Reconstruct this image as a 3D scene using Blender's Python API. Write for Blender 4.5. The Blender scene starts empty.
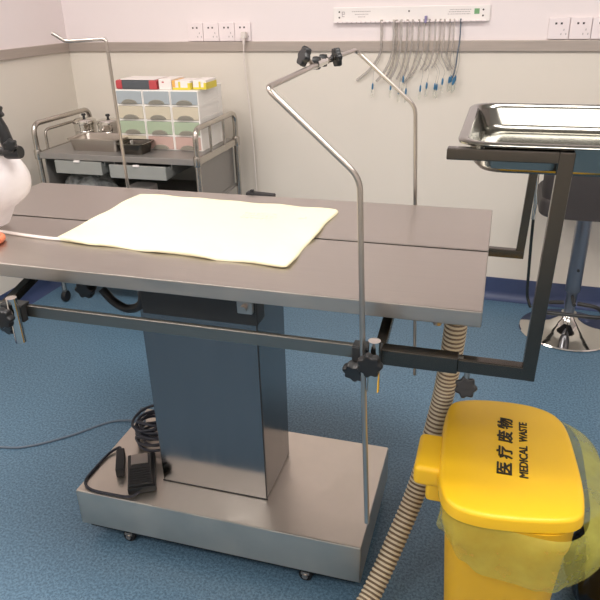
import bpy, bmesh, math, random
from mathutils import Vector, Matrix
random.seed(7)
S = bpy.context.scene
COL = S.collection
PI = math.pi

# ------------------------------------------------------------------ camera
cam_d = bpy.data.cameras.new('camera'); cam = bpy.data.objects.new('camera', cam_d); COL.objects.link(cam)
cam_d.sensor_fit = 'HORIZONTAL'; cam_d.sensor_width = 36.0
cam_d.lens = 36.0 * 650.2 / 600.0
cam_d.clip_start = 0.02
fw = Vector((-0.2678, 0.8649, -0.4246)).normalized(); rt = Vector((0.9583, 0.2848, -0.0241)).normalized()
up = rt.cross(fw).normalized()
m = Matrix((rt, up, -fw)).transposed().to_4x4(); m.translation = Vector((0, 0, 1.45))
cam.matrix_world = m
S.camera = cam

# ------------------------------------------------------------------ world, lights, exposure
wd = bpy.data.worlds.new('room_dim'); S.world = wd; wd.use_nodes = True
wd.node_tree.nodes['Background'].inputs[0].default_value = (0.9, 0.93, 1.0, 1)
wd.node_tree.nodes['Background'].inputs[1].default_value = 0.05
S.view_settings.view_transform = 'Standard'; S.view_settings.look = 'None'
S.view_settings.gamma = 1.0; S.view_settings.use_curve_mapping = False
S.view_settings.exposure = 0.24
CEIL = 2.75
PANELS = [(-1.55, 1.15, 32), (0.55, 1.05, 32), (-1.45, -0.6, 15), (0.55, -0.6, 15)]
for i, (px, py, pw) in enumerate(PANELS):
    ld = bpy.data.lights.new('panel_light', 'AREA'); ld.shape = 'RECTANGLE'; ld.size = 1.16; ld.size_y = 0.56
    ld.energy = pw; ld.color = (1.0, 0.955, 0.915)
    lo = bpy.data.objects.new('panel_light', ld); COL.objects.link(lo); lo.location = (px, py, CEIL - 0.03)

# ------------------------------------------------------------------ materials
def lin(c):
    return tuple((x / 12.92 if x <= 0.04045 else ((x + 0.055) / 1.055) ** 2.4) for x in (v / 255 for v in c)) + (1,)

def mat(name, rgb, rough=0.5, metal=0.0, noise=0.0, nscale=20, bump=0.0, bscale=60, stretch=None, alpha=1.0, trans=0.0, spec=0.5, coat=0.0, rvar=0.0, sub=0.0):
    M = bpy.data.materials.new(name); M.use_nodes = True
    nt = M.node_tree; b = nt.nodes['Principled BSDF']
    c = lin(rgb)
    b.inputs['Base Color'].default_value = c; b.inputs['Roughness'].default_value = rough; b.inputs['Metallic'].default_value = metal
    b.inputs['Specular IOR Level'].default_value = spec; b.inputs['Alpha'].default_value = alpha
    b.inputs['Transmission Weight'].default_value = trans; b.inputs['Coat Weight'].default_value = coat
    tc = nt.nodes.new('ShaderNodeTexCoord'); mp = nt.nodes.new('ShaderNodeMapping')
    nt.links.new(tc.outputs['Object'], mp.inputs['Vector'])
    if stretch: mp.inputs['Scale'].default_value = stretch
    if noise > 0 or rvar > 0:
        n = nt.nodes.new('ShaderNodeTexNoise'); n.inputs['Scale'].default_value = nscale; n.inputs['Detail'].default_value = 6
        nt.links.new(mp.outputs[0], n.inputs['Vector'])
        if noise > 0:
            mx = nt.nodes.new('ShaderNodeMix'); mx.data_type = 'RGBA'
            mx.inputs[6].default_value = tuple(v * (1 - noise) for v in c[:3]) + (1,)
            mx.inputs[7].default_value = tuple(min(1, v * (1 + noise)) for v in c[:3]) + (1,)
            nt.links.new(n.outputs['Fac'], mx.inputs[0]); nt.links.new(mx.outputs[2], b.inputs['Base Color'])
        if rvar > 0:
            mr = nt.nodes.new('ShaderNodeMapRange'); mr.inputs[1].default_value = 0.3; mr.inputs[2].default_value = 0.7
            mr.inputs[3].default_value = max(0.02, rough - rvar); mr.inputs[4].default_value = rough + rvar
            nt.links.new(n.outputs['Fac'], mr.inputs[0]); nt.links.new(mr.outputs[0], b.inputs['Roughness'])
    if bump > 0:
        n2 = nt.nodes.new('ShaderNodeTexNoise'); n2.inputs['Scale'].default_value = bscale; n2.inputs['Detail'].default_value = 4
        nt.links.new(mp.outputs[0], n2.inputs['Vector'])
        bp = nt.nodes.new('ShaderNodeBump'); bp.inputs['Strength'].default_value = bump; bp.inputs['Distance'].default_value = 0.01
        nt.links.new(n2.outputs['Fac'], bp.inputs['Height']); nt.links.new(bp.outputs[0], b.inputs['Normal'])
    return M

M = {}
M['paint'] = mat('wall_paint', (240, 229, 228), 0.6, noise=0.02, nscale=3)
M['clad'] = mat('wall_cladding', (226, 218, 206), 0.45, noise=0.03, nscale=2.5, bump=0.03, bscale=8)
M['ceil'] = mat('ceiling_paint', (240, 238, 232), 0.8, noise=0.01)
M['rail_strip'] = mat('brushed_trim_strip', (178, 167, 158), 0.42, 0.4, noise=0.12, nscale=6, stretch=(1, 1, 20))
M['vinyl'] = mat('navy_cove_vinyl', (58, 70, 104), 0.45, noise=0.12, nscale=90)
M['steel'] = mat('brushed_steel', (192, 186, 179), 0.33, 1.0, noise=0.10, nscale=7, stretch=(1.2, 22, 6), rvar=0.05)
M['apron'] = mat('brushed_steel_apron', (178, 172, 162), 0.36, 1.0, noise=0.06, nscale=9, stretch=(1, 6, 12))
M['rail_steel'] = mat('rail_steel', (140, 138, 132), 0.28, 1.0, noise=0.05, nscale=9, stretch=(1, 6, 12))
M['column'] = mat('column_sheet_steel', (134, 132, 132), 0.17, 1.0, noise=0.05, nscale=5, stretch=(6, 6, 1), rvar=0.04)
M['base'] = mat('base_plate_steel', (212, 205, 194), 0.38, 1.0, noise=0.16, nscale=9, rvar=0.08)
M['rod'] = mat('satin_steel_rod', (186, 178, 170), 0.28, 1.0, noise=0.04)
M['chrome'] = mat('polished_chrome', (215, 212, 206), 0.07, 1.0, noise=0.02)
M['tray'] = mat('polished_tray_steel', (142, 140, 132), 0.16, 1.0, noise=0.04, nscale=4, bump=0.12, bscale=7)
M['dark_steel'] = mat('dark_tube_steel', (92, 88, 82), 0.26, 1.0, noise=0.05)
M['trolley'] = mat('trolley_grey_steel', (146, 142, 138), 0.38, 0.45, noise=0.06, nscale=10)
M['trolley_tube'] = mat('trolley_tube_steel', (190, 184, 176), 0.25, 1.0, noise=0.05)
M['drawer_steel'] = mat('drawer_grey', (158, 160, 156), 0.45, 0.35, noise=0.04)
M['black'] = mat('black_plastic', (26, 27, 28), 0.42, noise=0.15, nscale=30)
M['rubber'] = mat('black_rubber', (22, 22, 24), 0.55, noise=0.2, nscale=40)
M['cable'] = mat('dark_cable', (34, 36, 46), 0.5, noise=0.1)
M['grey_cable'] = mat('grey_cable', (96, 108, 122), 0.5, noise=0.1)
M['under'] = mat('underframe_dark', (66, 66, 66), 0.45, 0.7, noise=0.1)
M['pad'] = mat('cream_quilted_pad', (224, 216, 184), 0.75, noise=0.02, nscale=5, bump=0.25, bscale=14)
M['print'] = mat('faded_grey_print', (205, 205, 185), 0.8, noise=0.05)
M['white_cable'] = mat('white_flat_cable', (225, 215, 208), 0.55, noise=0.03)
M['white'] = mat('white_plastic', (240, 234, 230), 0.4, noise=0.01)
M['socket'] = mat('socket_plastic', (242, 230, 230), 0.3, noise=0.01)
M['slit'] = mat('dark_slit', (70, 62, 62), 0.7, noise=0.1)
M['seam'] = mat('grey_seam', (176, 166, 166), 0.7, noise=0.05)
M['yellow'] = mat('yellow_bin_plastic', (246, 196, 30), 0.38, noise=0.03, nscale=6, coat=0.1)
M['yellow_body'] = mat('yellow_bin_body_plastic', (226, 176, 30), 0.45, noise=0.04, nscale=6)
M['ink'] = mat('black_print_ink', (40, 34, 22), 0.6, noise=0.1)
M['hose'] = mat('cream_hose', (206, 194, 168), 0.45, noise=0.05)
M['hose_groove'] = mat('hose_dark_helix', (120, 103, 84), 0.6, noise=0.1)
M['stool'] = mat('charcoal_upholstery', (52, 48, 48), 0.6, noise=0.08, nscale=60, bump=0.1, bscale=200)
M['stool_pole'] = mat('stool_pole_steel', (150, 152, 160), 0.3, 1.0, noise=0.03)
M['black_film'] = mat('black_bag_film', (16, 17, 20), 0.22, noise=0.2, nscale=12, bump=0.5, bscale=14)
M['org_white'] = mat('organizer_white', (240, 236, 230), 0.4, noise=0.01)
M['org_blue'] = mat('organizer_blue_drawer', (164, 172, 176), 0.35, noise=0.03)
M['org_beige'] = mat('organizer_beige_drawer', (202, 192, 170), 0.35, noise=0.03)
M['org_green'] = mat('organizer_green_drawer', (166, 180, 154), 0.35, noise=0.03)
M['org_pink'] = mat('organizer_pink_drawer', (192, 162, 152), 0.35, noise=0.03)
M['org_shadow'] = mat('organizer_handle_shade', (146, 142, 130), 0.5, noise=0.03)  # grey paints the shade of the drawer handle recess
M['red'] = mat('box_red', (186, 70, 74), 0.5, noise=0.06)
M['charcoal'] = mat('box_charcoal', (80, 84, 88), 0.5, noise=0.08)
M['box_yellow'] = mat('box_yellow', (226, 206, 70), 0.5, noise=0.05)
M['box_orange'] = mat('box_orange', (234, 178, 96), 0.5, noise=0.05)
M['box_white'] = mat('box_white', (238, 230, 224), 0.5, noise=0.02)
M['green'] = mat('green_label', (118, 168, 118), 0.5, noise=0.15, nscale=120)
M['purple'] = mat('purple_clip', (140, 132, 172), 0.4, noise=0.05)
M['blue'] = mat('blue_valve_plastic', (52, 112, 150), 0.35, noise=0.05)
M['orange'] = mat('orange_rubber_ring', (214, 120, 84), 0.45, noise=0.05)
M['beige'] = mat('beige_plastic', (212, 190, 140), 0.5, noise=0.03)

def film(name, rgb, opacity, rough=0.25, scale=30, vary=0.25, bump=0.0):
    m_ = bpy.data.materials.new(name); m_.use_nodes = True; nt = m_.node_tree
    nt.nodes.clear()
    out = nt.nodes.new('ShaderNodeOutputMaterial'); mix = nt.nodes.new('ShaderNodeMixShader')
    tr = nt.nodes.new('ShaderNodeBsdfTransparent'); tr.inputs[0].default_value = (1, 1, 0.97, 1)
    p = nt.nodes.new('ShaderNodeBsdfPrincipled'); p.inputs['Base Color'].default_value = lin(rgb); p.inputs['Roughness'].default_value = rough
    tl = nt.nodes.new('ShaderNodeBsdfTranslucent'); tl.inputs[0].default_value = lin(rgb)
    mix2 = nt.nodes.new('ShaderNodeMixShader'); mix2.inputs[0].default_value = 0.35
    nt.links.new(p.outputs[0], mix2.inputs[1]); nt.links.new(tl.outputs[0], mix2.inputs[2])
    tc = nt.nodes.new('ShaderNodeTexCoord'); n = nt.nodes.new('ShaderNodeTexNoise'); n.inputs['Scale'].default_value = scale; n.inputs['Detail'].default_value = 5
    nt.links.new(tc.outputs['Object'], n.inputs['Vector'])
    mr = nt.nodes.new('ShaderNodeMapRange'); mr.inputs[1].default_value = 0.3; mr.inputs[2].default_value = 0.7
    mr.inputs[3].default_value = max(0, opacity - vary); mr.inputs[4].default_value = min(1, opacity + vary)
    nt.links.new(n.outputs['Fac'], mr.inputs[0]); nt.links.new(mr.outputs[0], mix.inputs[0])
    if bump:
        bp = nt.nodes.new('ShaderNodeBump'); bp.inputs['Strength'].default_value = bump; bp.inputs['Distance'].default_value = 0.02
        nt.links.new(n.outputs['Fac'], bp.inputs['Height']); nt.links.new(bp.outputs[0], p.inputs['Normal'])
    nt.links.new(tr.outputs[0], mix.inputs[1]); nt.links.new(mix2.outputs[0], mix.inputs[2]); nt.links.new(mix.outputs[0], out.inputs[0])
    return m_
M['liner'] = film('yellow_liner_film', (214, 212, 104), 0.46, 0.14, 16, 0.12, 0.35)
M['et_tube'] = film('clear_tube_plastic', (200, 194, 190), 0.52, 0.15, 40, 0.15)
M['et_pouch'] = film('clear_pouch_film', (225, 225, 222), 0.25, 0.15, 30, 0.15)
M['white_film'] = film('white_bag_film', (244, 238, 238), 0.93, 0.35, 14, 0.05, 0.3)
M['clear_bag'] = film('clear_packing_film', (190, 195, 195), 0.6, 0.15, 30, 0.3, 0.6)
M['box_clear'] = film('clear_box_lid', (200, 200, 196), 0.25, 0.1, 20, 0.1)

def floor_material():
    m_ = bpy.data.materials.new('speckled_blue_vinyl'); m_.use_nodes = True; nt = m_.node_tree; b = nt.nodes['Principled BSDF']
    tc = nt.nodes.new('ShaderNodeTexCoord')
    n = nt.nodes.new('ShaderNodeTexNoise'); n.inputs['Scale'].default_value = 130; n.inputs['Detail'].default_value = 3
    n2 = nt.nodes.new('ShaderNodeTexNoise'); n2.inputs['Scale'].default_value = 260; n2.inputs['Detail'].default_value = 2
    r = nt.nodes.new('ShaderNodeValToRGB'); r.color_ramp.elements[0].position = 0.36; r.color_ramp.elements[1].position = 0.62
    r.color_ramp.elements[0].color = lin((67, 96, 118)); r.color_ramp.elements[1].color = lin((96, 126, 147))
    r2 = nt.nodes.new('ShaderNodeValToRGB'); r2.color_ramp.elements[0].position = 0.33; r2.color_ramp.elements[1].position = 0.40
    r2.color_ramp.elements[0].color = (0.35, 0.38, 0.45, 1); r2.color_ramp.elements[1].color = (1, 1, 1, 1)
    mx = nt.nodes.new('ShaderNodeMix'); mx.data_type = 'RGBA'; mx.blend_type = 'MULTIPLY'; mx.inputs[0].default_value = 0.8
    for q in (n, n2): nt.links.new(tc.outputs['Object'], q.inputs['Vector'])
    nt.links.new(n.outputs['Fac'], r.inputs[0]); nt.links.new(n2.outputs['Fac'], r2.inputs[0])
    nt.links.new(r.outputs[0], mx.inputs[6]); nt.links.new(r2.outputs[0], mx.inputs[7]); nt.links.new(mx.outputs[2], b.inputs['Base Color'])
    b.inputs['Roughness'].default_value = 0.42
    return m_
M['floor'] = floor_material()

def panel_material():
    m_ = bpy.data.materials.new('lamp_diffuser'); m_.use_nodes = True; b = m_.node_tree.nodes['Principled BSDF']
    b.inputs['Base Color'].default_value = (1, 1, 1, 1)
    b.inputs['Emission Color'].default_value = (1, 0.96, 0.92, 1); b.inputs['Emission Strength'].default_value = 2.0
    return m_
M['lamp'] = panel_material()

# ------------------------------------------------------------------ mesh helpers
BASES = {}
YAW = -0.028
CW, SW = math.cos(YAW), math.sin(YAW)
def W(x, y, z): return Vector((x * CW - y * SW, x * SW + y * CW, z))

def fillet(pts, r, n=6):
    pts = [Vector(p) for p in pts]; out = [pts[0]]
    for i in range(1, len(pts) - 1):
        a, b, c = pts[i - 1], pts[i], pts[i + 1]
        d1 = (a - b); d2 = (c - b); rr = min(r, d1.length * 0.49, d2.length * 0.49)
        p0 = b + d1.normalized() * rr; p2 = b + d2.normalized() * rr
        for k in range(n + 1):
            t = k / n; out.append((1 - t) ** 2 * p0 + 2 * t * (1 - t) * b + t * t * p2)
    out.append(pts[-1]); return out

def spline(pts, n=8):
    P = [Vector(p) for p in pts]; P = [P[0] * 2 - P[1]] + P + [P[-1] * 2 - P[-2]]; out = []
    for i in range(1, len(P) - 2):
        for k in range(n):
            t = k / n; a, b, c, d = P[i - 1], P[i], P[i + 1], P[i + 2]
            out.append(0.5 * ((2 * b) + (c - a) * t + (2 * a - 5 * b + 4 * c - d) * t * t + (3 * b - a - 3 * c + d) * t ** 3))
    out.append(P[-2]); return out

def rrect(x0, x1, y0, y1, r, n=6):
    out = []
    for cx, cy, a0 in ((x1 - r, y1 - r, 0), (x0 + r, y1 - r, PI / 2), (x0 + r, y0 + r, PI), (x1 - r, y0 + r, 1.5 * PI)):
        for k in range(n + 1):
            a = a0 + PI / 2 * k / n; out.append((cx + r * math.cos(a), cy + r * math.sin(a)))
    return out

class MB:
    def __init__(s): s.bm = bmesh.new(); s.mi = 0
    def _mark(s, faces):
        for f in faces: f.material_index = s.mi
    def box(s, x0, x1, y0, y1, z0, z1, bev=0.0, mtx=None, seg=2):
        b = bmesh.new(); r = bmesh.ops.create_cube(b, size=1)
        for v in b.verts: v.co = Vector(((x0 + x1) / 2 + v.co.x * (x1 - x0), (y0 + y1) / 2 + v.co.y * (y1 - y0), (z0 + z1) / 2 + v.co.z * (z1 - z0)))
        if bev > 0: bmesh.ops.bevel(b, geom=b.edges[:] + b.verts[:], offset=bev, segments=seg, affect='EDGES', profile=0.5)
        if mtx is not None: b.transform(mtx)
        s.merge(b); return s
    def merge(s, b):
        b.normal_update()
        vm = {}
        for v in b.verts: vm[v] = s.bm.verts.new(v.co)
        for f in b.faces:
            try: nf = s.bm.faces.new([vm[v] for v in f.verts]); nf.material_index = s.mi
            except ValueError: pass
        b.free()
    def loft(s, rings, cap0=True, cap1=True, closed=True, alt=None):
        R = [[s.bm.verts.new(Vector(p)) for p in r] for r in rings]
        for i in range(len(R) - 1):
            n = len(R[i])
            for k in range(n if closed else n - 1):
                f = s.bm.faces.new((R[i][k], R[i][(k + 1) % n], R[i + 1][(k + 1) % n], R[i + 1][k])); f.material_index = s.mi if alt is None else alt(i)
        if cap0: s.bm.faces.new(list(reversed(R[0]))).material_index = s.mi
        if cap1: s.bm.faces.new(R[-1]).material_index = s.mi
        return s
    def tube(s, pts, r, seg=12, cap=True, alt=None, radii=None, flat=1.0):
        pts = [Vector(p) for p in pts]; n = len(pts); rings = []
        t = (pts[1] - pts[0]).normalized(); u = t.orthogonal().normalized()
        for i, p in enumerate(pts):
            a = pts[max(0, i - 1)]; b = pts[min(n - 1, i + 1)]; t2 = (b - a)
            t2 = t2.normalized() if t2.length > 1e-9 else t
            u = (u - t2 * u.dot(t2)).normalized(); v = t2.cross(u); t = t2
            rr = radii[i] if radii else r
            rings.append([p + (u * math.cos(2 * PI * k / seg) + v * math.sin(2 * PI * k / seg) * flat) * rr for k in range(seg)])
        return s.loft(rings, cap, cap, alt=alt)
    def bar(s, a, b, w, h, bev=0.002):   # rectangular bar from a to b, w across, h in height
        a = Vector(a); b = Vector(b); L = (b - a).length; z = (b - a).normalized()
        ref = Vector((0, 0, 1)) if abs(z.z) < 0.9 else Vector((0, 1, 0))
        x = ref.cross(z).normalized(); y = z.cross(x)
        m_ = Matrix((x, y, z)).transposed().to_4x4(); m_.translation = a
        return s.box(-w / 2, w / 2, -h / 2, h / 2, 0, L, bev, m_)
    def lathe(s, prof, c=(0, 0, 0), seg=32, axis=None):
        rings = [[Vector((r * math.cos(2 * PI * k / seg), r * math.sin(2 * PI * k / seg), z)) for k in range(seg)] for r, z in prof]
        if axis is not None:
            q = Vector((0, 0, 1)).rotation_difference(Vector(axis).normalized()).to_matrix()
            rings = [[q @ p for p in r] for r in rings]
        c = Vector(c)
        return s.loft([[p + c for p in r] for r in rings])
    def prism(s, outline, z0, z1, bev=0.0, mtx=None):
        def off(d):
            n = len(outline); cx = sum(p[0] for p in outline) / n; cy = sum(p[1] for p in outline) / n; o = []
            for x, y in outline:
                l = math.hypot(x - cx, y - cy); o.append((x - (x - cx) / l * d, y - (y - cy) / l * d))
            return o
        if bev: rs = [(off(bev), z0), (off(bev * .3), z0 + bev * .3), (outline, z0 + bev), (outline, z1 - bev), (off(bev * .3), z1 - bev * .3), (off(bev), z1)]
        else: rs = [(outline, z0), (outline, z1)]
        rings = [[Vector((x, y, z)) for x, y in o] for o, z in rs]
        if mtx is not None: rings = [[mtx @ p for p in r] for r in rings]
        return s.loft(rings)
    def knob(s, c, axis, R=0.02, t=0.018, lobes=7):
        q = Vector((0, 0, 1)).rotation_difference(Vector(axis).normalized()).to_matrix().to_4x4(); q.translation = Vector(c)
        o = [(R * (1 + .11 * math.cos(lobes * a)) * math.cos(a), R * (1 + .11 * math.cos(lobes * a)) * math.sin(a)) for a in (2 * PI * k / 56 for k in range(56))]
        return s.prism(o, 0, t, t * .28, q)
    def build(s, name, mats, parent=None, angle=38, frame='world', smooth=True):
        bmesh.ops.remove_doubles(s.bm, verts=s.bm.verts, dist=1e-6)
        bmesh.ops.recalc_face_normals(s.bm, faces=s.bm.faces)
        off = Vector((0, 0, 0))
        if parent is not None:
            top = parent
            while top.parent is not None: top = top.parent
            off = BASES.get(top.name, off)
        bmesh.ops.translate(s.bm, verts=s.bm.verts, vec=-off)
        me = bpy.data.meshes.new(name); s.bm.to_mesh(me); s.bm.free()
        for mm in (mats if isinstance(mats, (list, tuple)) else [mats]): me.materials.append(M[mm])
        if smooth:
            for p in me.polygons: p.use_smooth = True
            me.set_sharp_from_angle(angle=math.radians(angle))
        o = bpy.data.objects.new(name, me); COL.objects.link(o)
        if smooth:
            wn = o.modifiers.new('weighted_normals', 'WEIGHTED_NORMAL'); wn.keep_sharp = True; wn.weight = 80
        if parent is not None: o.parent = parent
        elif frame == 'wall': o.rotation_euler = (0, 0, YAW)
        return o

def thing(name, label, cat, base=(0, 0, 0), group=None, frame='world'):
    o = bpy.data.objects.new(name, None); COL.objects.link(o); o.empty_display_size = 0.05
    o['label'] = label; o['category'] = cat
    if group: o['group'] = group
    base = Vector(base); BASES[o.name] = base
    if frame == 'wall': o.location = W(*base); o.rotation_euler = (0, 0, YAW)
    else: o.location = base
    return o
def tag(o, label, cat, group=None):
    o['label'] = label; o['category'] = cat
    if group: o['group'] = group
    return o
def rebase(o, base):   # moves a single-mesh thing's origin to its base
    b = Vector(base); o.data.transform(Matrix.Translation(-b)); o.location = W(*b) if abs(o.rotation_euler.z) > 1e-6 else b
    return o
def struct(mb, name, mats, frame='wall'):
    o = mb.build(name, mats, None, frame=frame); o['kind'] = 'structure'; return o
def copy_tree(root, loc, label=None):
    def rec(o, parent):
        c = o.copy(); COL.objects.link(c); c.parent = parent
        for ch in [x for x in bpy.data.objects if x.parent == o]: rec(ch, c)
        return c
    r = rec(root, None); r.location = loc
    if label: r['label'] = label
    return r
def text(name, s, size, mtx, mname, parent, bold=0.0, scale=(1, 1), shear=0, extr=0.0006):
    cu = bpy.data.curves.new(name, 'FONT'); cu.body = s; cu.size = size; cu.align_x = 'CENTER'; cu.align_y = 'CENTER'
    cu.extrude = extr; cu.offset = bold; cu.shear = shear; cu.resolution_u = 3
    t = bpy.data.objects.new(name, cu); COL.objects.link(t)
    bpy.context.view_layer.update()
    me = bpy.data.meshes.new_from_object(t.evaluated_get(bpy.context.evaluated_depsgraph_get()))
    bpy.data.objects.remove(t); bpy.data.curves.remove(cu)
    me.transform(Matrix.Diagonal((scale[0], scale[1], 1, 1))); me.transform(mtx)
    top = parent
    while top.parent is not None: top = top.parent
    me.transform(Matrix.Translation(-BASES.get(top.name, Vector((0, 0, 0)))))
    me.materials.clear(); me.materials.append(M[mname]); me.name = name
    o = bpy.data.objects.new(name, me); COL.objects.link(o); o.parent = parent
    return o

# ================================================================== SETTING (wall frame)
WY, LX, RX, FY = 3.2262, -2.40, 2.3, -1.6
b = MB(); b.box(LX - .1, RX + .1, FY - .1, WY + .1, -0.05, 0); struct(b, 'floor', 'floor')
b = MB(); b.box(LX - .1, RX + .1, FY - .1, WY + .1, CEIL, CEIL + .05); struct(b, 'ceiling', 'ceil')
def wall(name, x0, x1, y0, y1):
    b = MB(); b.mi = 0; b.box(x0, x1, y0, y1, -0.05, 1.22); b.mi = 1; b.box(x0, x1, y0, y1, 1.22, CEIL); struct(b, name, ['clad', 'paint'])
wall('wall_back', LX - .1, RX + .1, WY, WY + .1)
wall('wall_left', LX - .1, LX, FY - .1, WY)
wall('wall_right', RX, RX + .1, FY - .1, WY)
wall('wall_front', LX - .1, RX + .1, FY - .1, FY)
b = MB(); b.box(LX, RX, WY - .014, WY + .001, 1.200, 1.247, .003)
for sx in (-1.06, .25): b.box(sx, sx + .0015, WY - .0146, WY, 1.201, 1.246)
struct(b, 'trim_1', 'rail_strip')
b = MB(); b.box(LX - .001, LX + .014, FY, WY - .013, 1.200, 1.247, .003); struct(b, 'trim_2', 'rail_strip')
def cove(name, fn, a, c):
    b = MB(); prof = [(0, .112), (.004, .112), (.006, .10), (.007, .04), (.014, .018), (.03, .004), (.045, 0.0005), (0, 0.0005)]
    b.loft([[fn(a, d, z) for d, z in prof], [fn(c, d, z) for d, z in prof]]); struct(b, name, 'vinyl')
cove('baseboard_back', lambda t, d, z: (t, WY - d, z), LX, RX)
cove('baseboard_left', lambda t, d, z: (LX + d, t, z), FY, WY)
# ceiling panel lamps
for (px, py, pw), wh in zip(PANELS, ('above the table, left', 'above the table, right', 'behind the viewer, left', 'behind the viewer, right')):
    t = thing('ceiling_panel_lamp', 'flat rectangular ceiling lamp ' + wh, 'ceiling lamp', (px, py, CEIL), 'ceiling panel lamps')
    b = MB()
    for x0, x1, y0, y1 in ((-.61, .61, .28, .31), (-.61, .61, -.31, -.28), (-.61, -.58, -.28, .28), (.58, .61, -.28, .28)):
        b.box(px + x0, px + x1, py + y0, py + y1, CEIL - .025, CEIL)
    b.build('frame', 'white', t)
    b = MB(); b.box(px - .58, px + .58, py - .28, py + .28, CEIL - .02, CEIL - .001); b.build('diffuser', 'lamp', t)

# ================================================================== OPERATING TABLE
TX0, TX1, TY0, TY1, TZ, TB = -1.40, 0.004, 1.102, 1.7355, 0.9227, 0.890
tb = thing('operating_table', 'stainless steel veterinary operating table on a square column and wheeled base', 'table', (-.68, 1.42, 0))
b = MB(); b.box(TX0, TX1, TY0, 1.4135, TB, TZ, .003); b.box(TX0 + .004, TX1 - .004, 1.405, 1.4135, TB, TZ - .004)
b.build('tabletop', 'steel', tb)
b = MB(); b.box(TX0, TX1, 1.4235, TY1, TB, TZ, .003); b.build('tabletop', 'steel', tb)
b = MB(); b.box(TX0 + .01, TX1 - .002, 1.40, 1.437, TB - .004, TB + .006); b.build('drain_channel', 'under', tb)
b = MB(); b.box(-.90, -.43, 1.20, 1.63, .845, TB - .0005, .004); b.box(-.74, -.46, 1.17, 1.22, .80, .885, .004); b.build('lift_frame', 'under', tb)
b = MB(); b.box(-.50, -.465, 1.155, 1.17, .835, .889, .003); b.lathe([(.0, 0), (.008, 0), (.008, .01), (0, .01)], (-.483, 1.155, .85), 16, (0, -1, 0)); b.build('latch_block', 'rod', tb)
b = MB(); b.box(-.837, -.517, 1.312, 1.5195, .1775, .845, .004, seg=3); b.build('column', 'column', tb)
b = MB(); b.box(-.5195, -.5165, 1.3105, 1.3145, .18, .84)
b.box(-.838, -.516, 1.311, 1.3125, .1775, .1805); b.build('column_seam', 'under', tb)
# base plate with folded skirt
b = MB(); b.box(-1.0648, -.2304, 1.2076, 1.6298, .168, .1771, .004)
for x0, x1, y0, y1 in ((-1.0648, -.2304, 1.2076, 1.2116), (-1.0648, -.2304, 1.6258, 1.6298), (-1.0648, -1.0608, 1.2076, 1.6298), (-.2344, -.2304, 1.2076, 1.6298)):
    b.box(x0, x1, y0, y1, .056, .174, .0015)
b.build('base_plate', 'base', tb)
b = MB(); b.box(-1.05, -.245, 1.222, 1.615, .034, .10, .004); b.build('chassis', 'rubber', tb)
for cx, cy in ((-.925, 1.232), (-.385, 1.232), (-.925, 1.59), (-.385, 1.59)):
    cs = MB(); cs.box(cx - .012, cx + .012, cy - .011, cy + .011, .024, .034, .002)
    co = cs.build('caster', 'rod', tb)
    w_ = MB(); w_.lathe([(0, -.009), (.016, -.009), (.019, -.006), (.019, .006), (.016, .009), (0, .009)], (cx, cy, .0195), 24, (0, 1, 0))
    w_.build('wheel', 'rubber', co)
    h_ = MB(); h_.lathe([(0, -.013), (.008, -.013), (.008, .013), (0, .013)], (cx, cy, .0195), 16, (0, 1, 0)); h_.build('hub', 'rod', co)
# side rails and the cross bars carrying them
FZ, FRY, RRY = .838, 1.056, 1.778
b = MB(); b.box(-1.46, -.02, FRY - .006, FRY + .006, FZ - .0135, FZ + .0135, .002); b.build('side_rail', 'rail_steel', tb)
b = MB(); b.box(-1.46, -.02, RRY - .006, RRY + .006, FZ - .0135, FZ + .0135, .002); b.build('side_rail', 'rail_steel', tb)
for cx in (-1.02, -.175):
    b = MB(); b.bar((cx, FRY + .006, FZ - .002), (cx, 1.22, .874), .02, .02); b.bar((cx, 1.22, .876), (cx, 1.62, .876), .02, .024); b.bar((cx, 1.62, .874), (cx, RRY - .006, FZ), .02, .02)
    b.build('cross_bar', 'dark_steel', tb)
b = MB(); b.box(-.145, -.02, 1.205, 1.24, .872, .8895, .003); b.build('mounting_plate', 'under', tb)
b = MB(); b.tube([(-.088, 1.3, .889), (-.088, 1.3, .80)], .012, 16); b.lathe([(.0, 0), (.009, 0), (.013, .012), (0, .012)], (-.088, 1.3, .788), 16); b.build('drain_stub', 'rod', tb)
# underside lever and gas hose at the left
b = MB(); b.tube(spline([(-.93, 1.30, .785), (-.90, 1.30, .752), (-.855, 1.29, .742), (-.81, 1.28, .765), (-.79, 1.27, .82), (-.785, 1.27, .86)], 6), .011, 12); b.build('hydraulic_hose', 'rubber', tb)
b = MB(); b.knob((-.955, 1.285, .80), (0, -1, -.2), .024, .03, 6); b.bar((-.955, 1.30, .79), (-.955, 1.32, .875), .02, .02); b.build('lock_knob', 'rubber', tb)
b = MB(); b.bar((-1.0, 1.31, .872), (-.74, 1.31, .872), .04, .03, .003); b.build('lever_bracket', 'under', tb)
b = MB(); b.bar((-.698, 1.752, .921), (-.612, 1.752, .917), .026, .014, .003); b.bar((-.682, 1.752, .915), (-.682, 1.752, .934), .010, .012, .002); b.bar((-.66, 1.737, .91), (-.66, 1.752, .912), .03, .01, .001); b.build('edge_strap', 'rubber', tb)

# drain hose
pts = spline([(-.047, 1.36, .888), (-.050, 1.365, .78), (-.058, 1.385, .64), (-.073, 1.40, .50), (-.107, 1.36, .30), (-.145, 1.285, .18), (-.195, 1.172, .065), (-.235, 1.07, .032), (-.262, .93, .030), (-.27, .80, .030)], 24)
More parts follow.
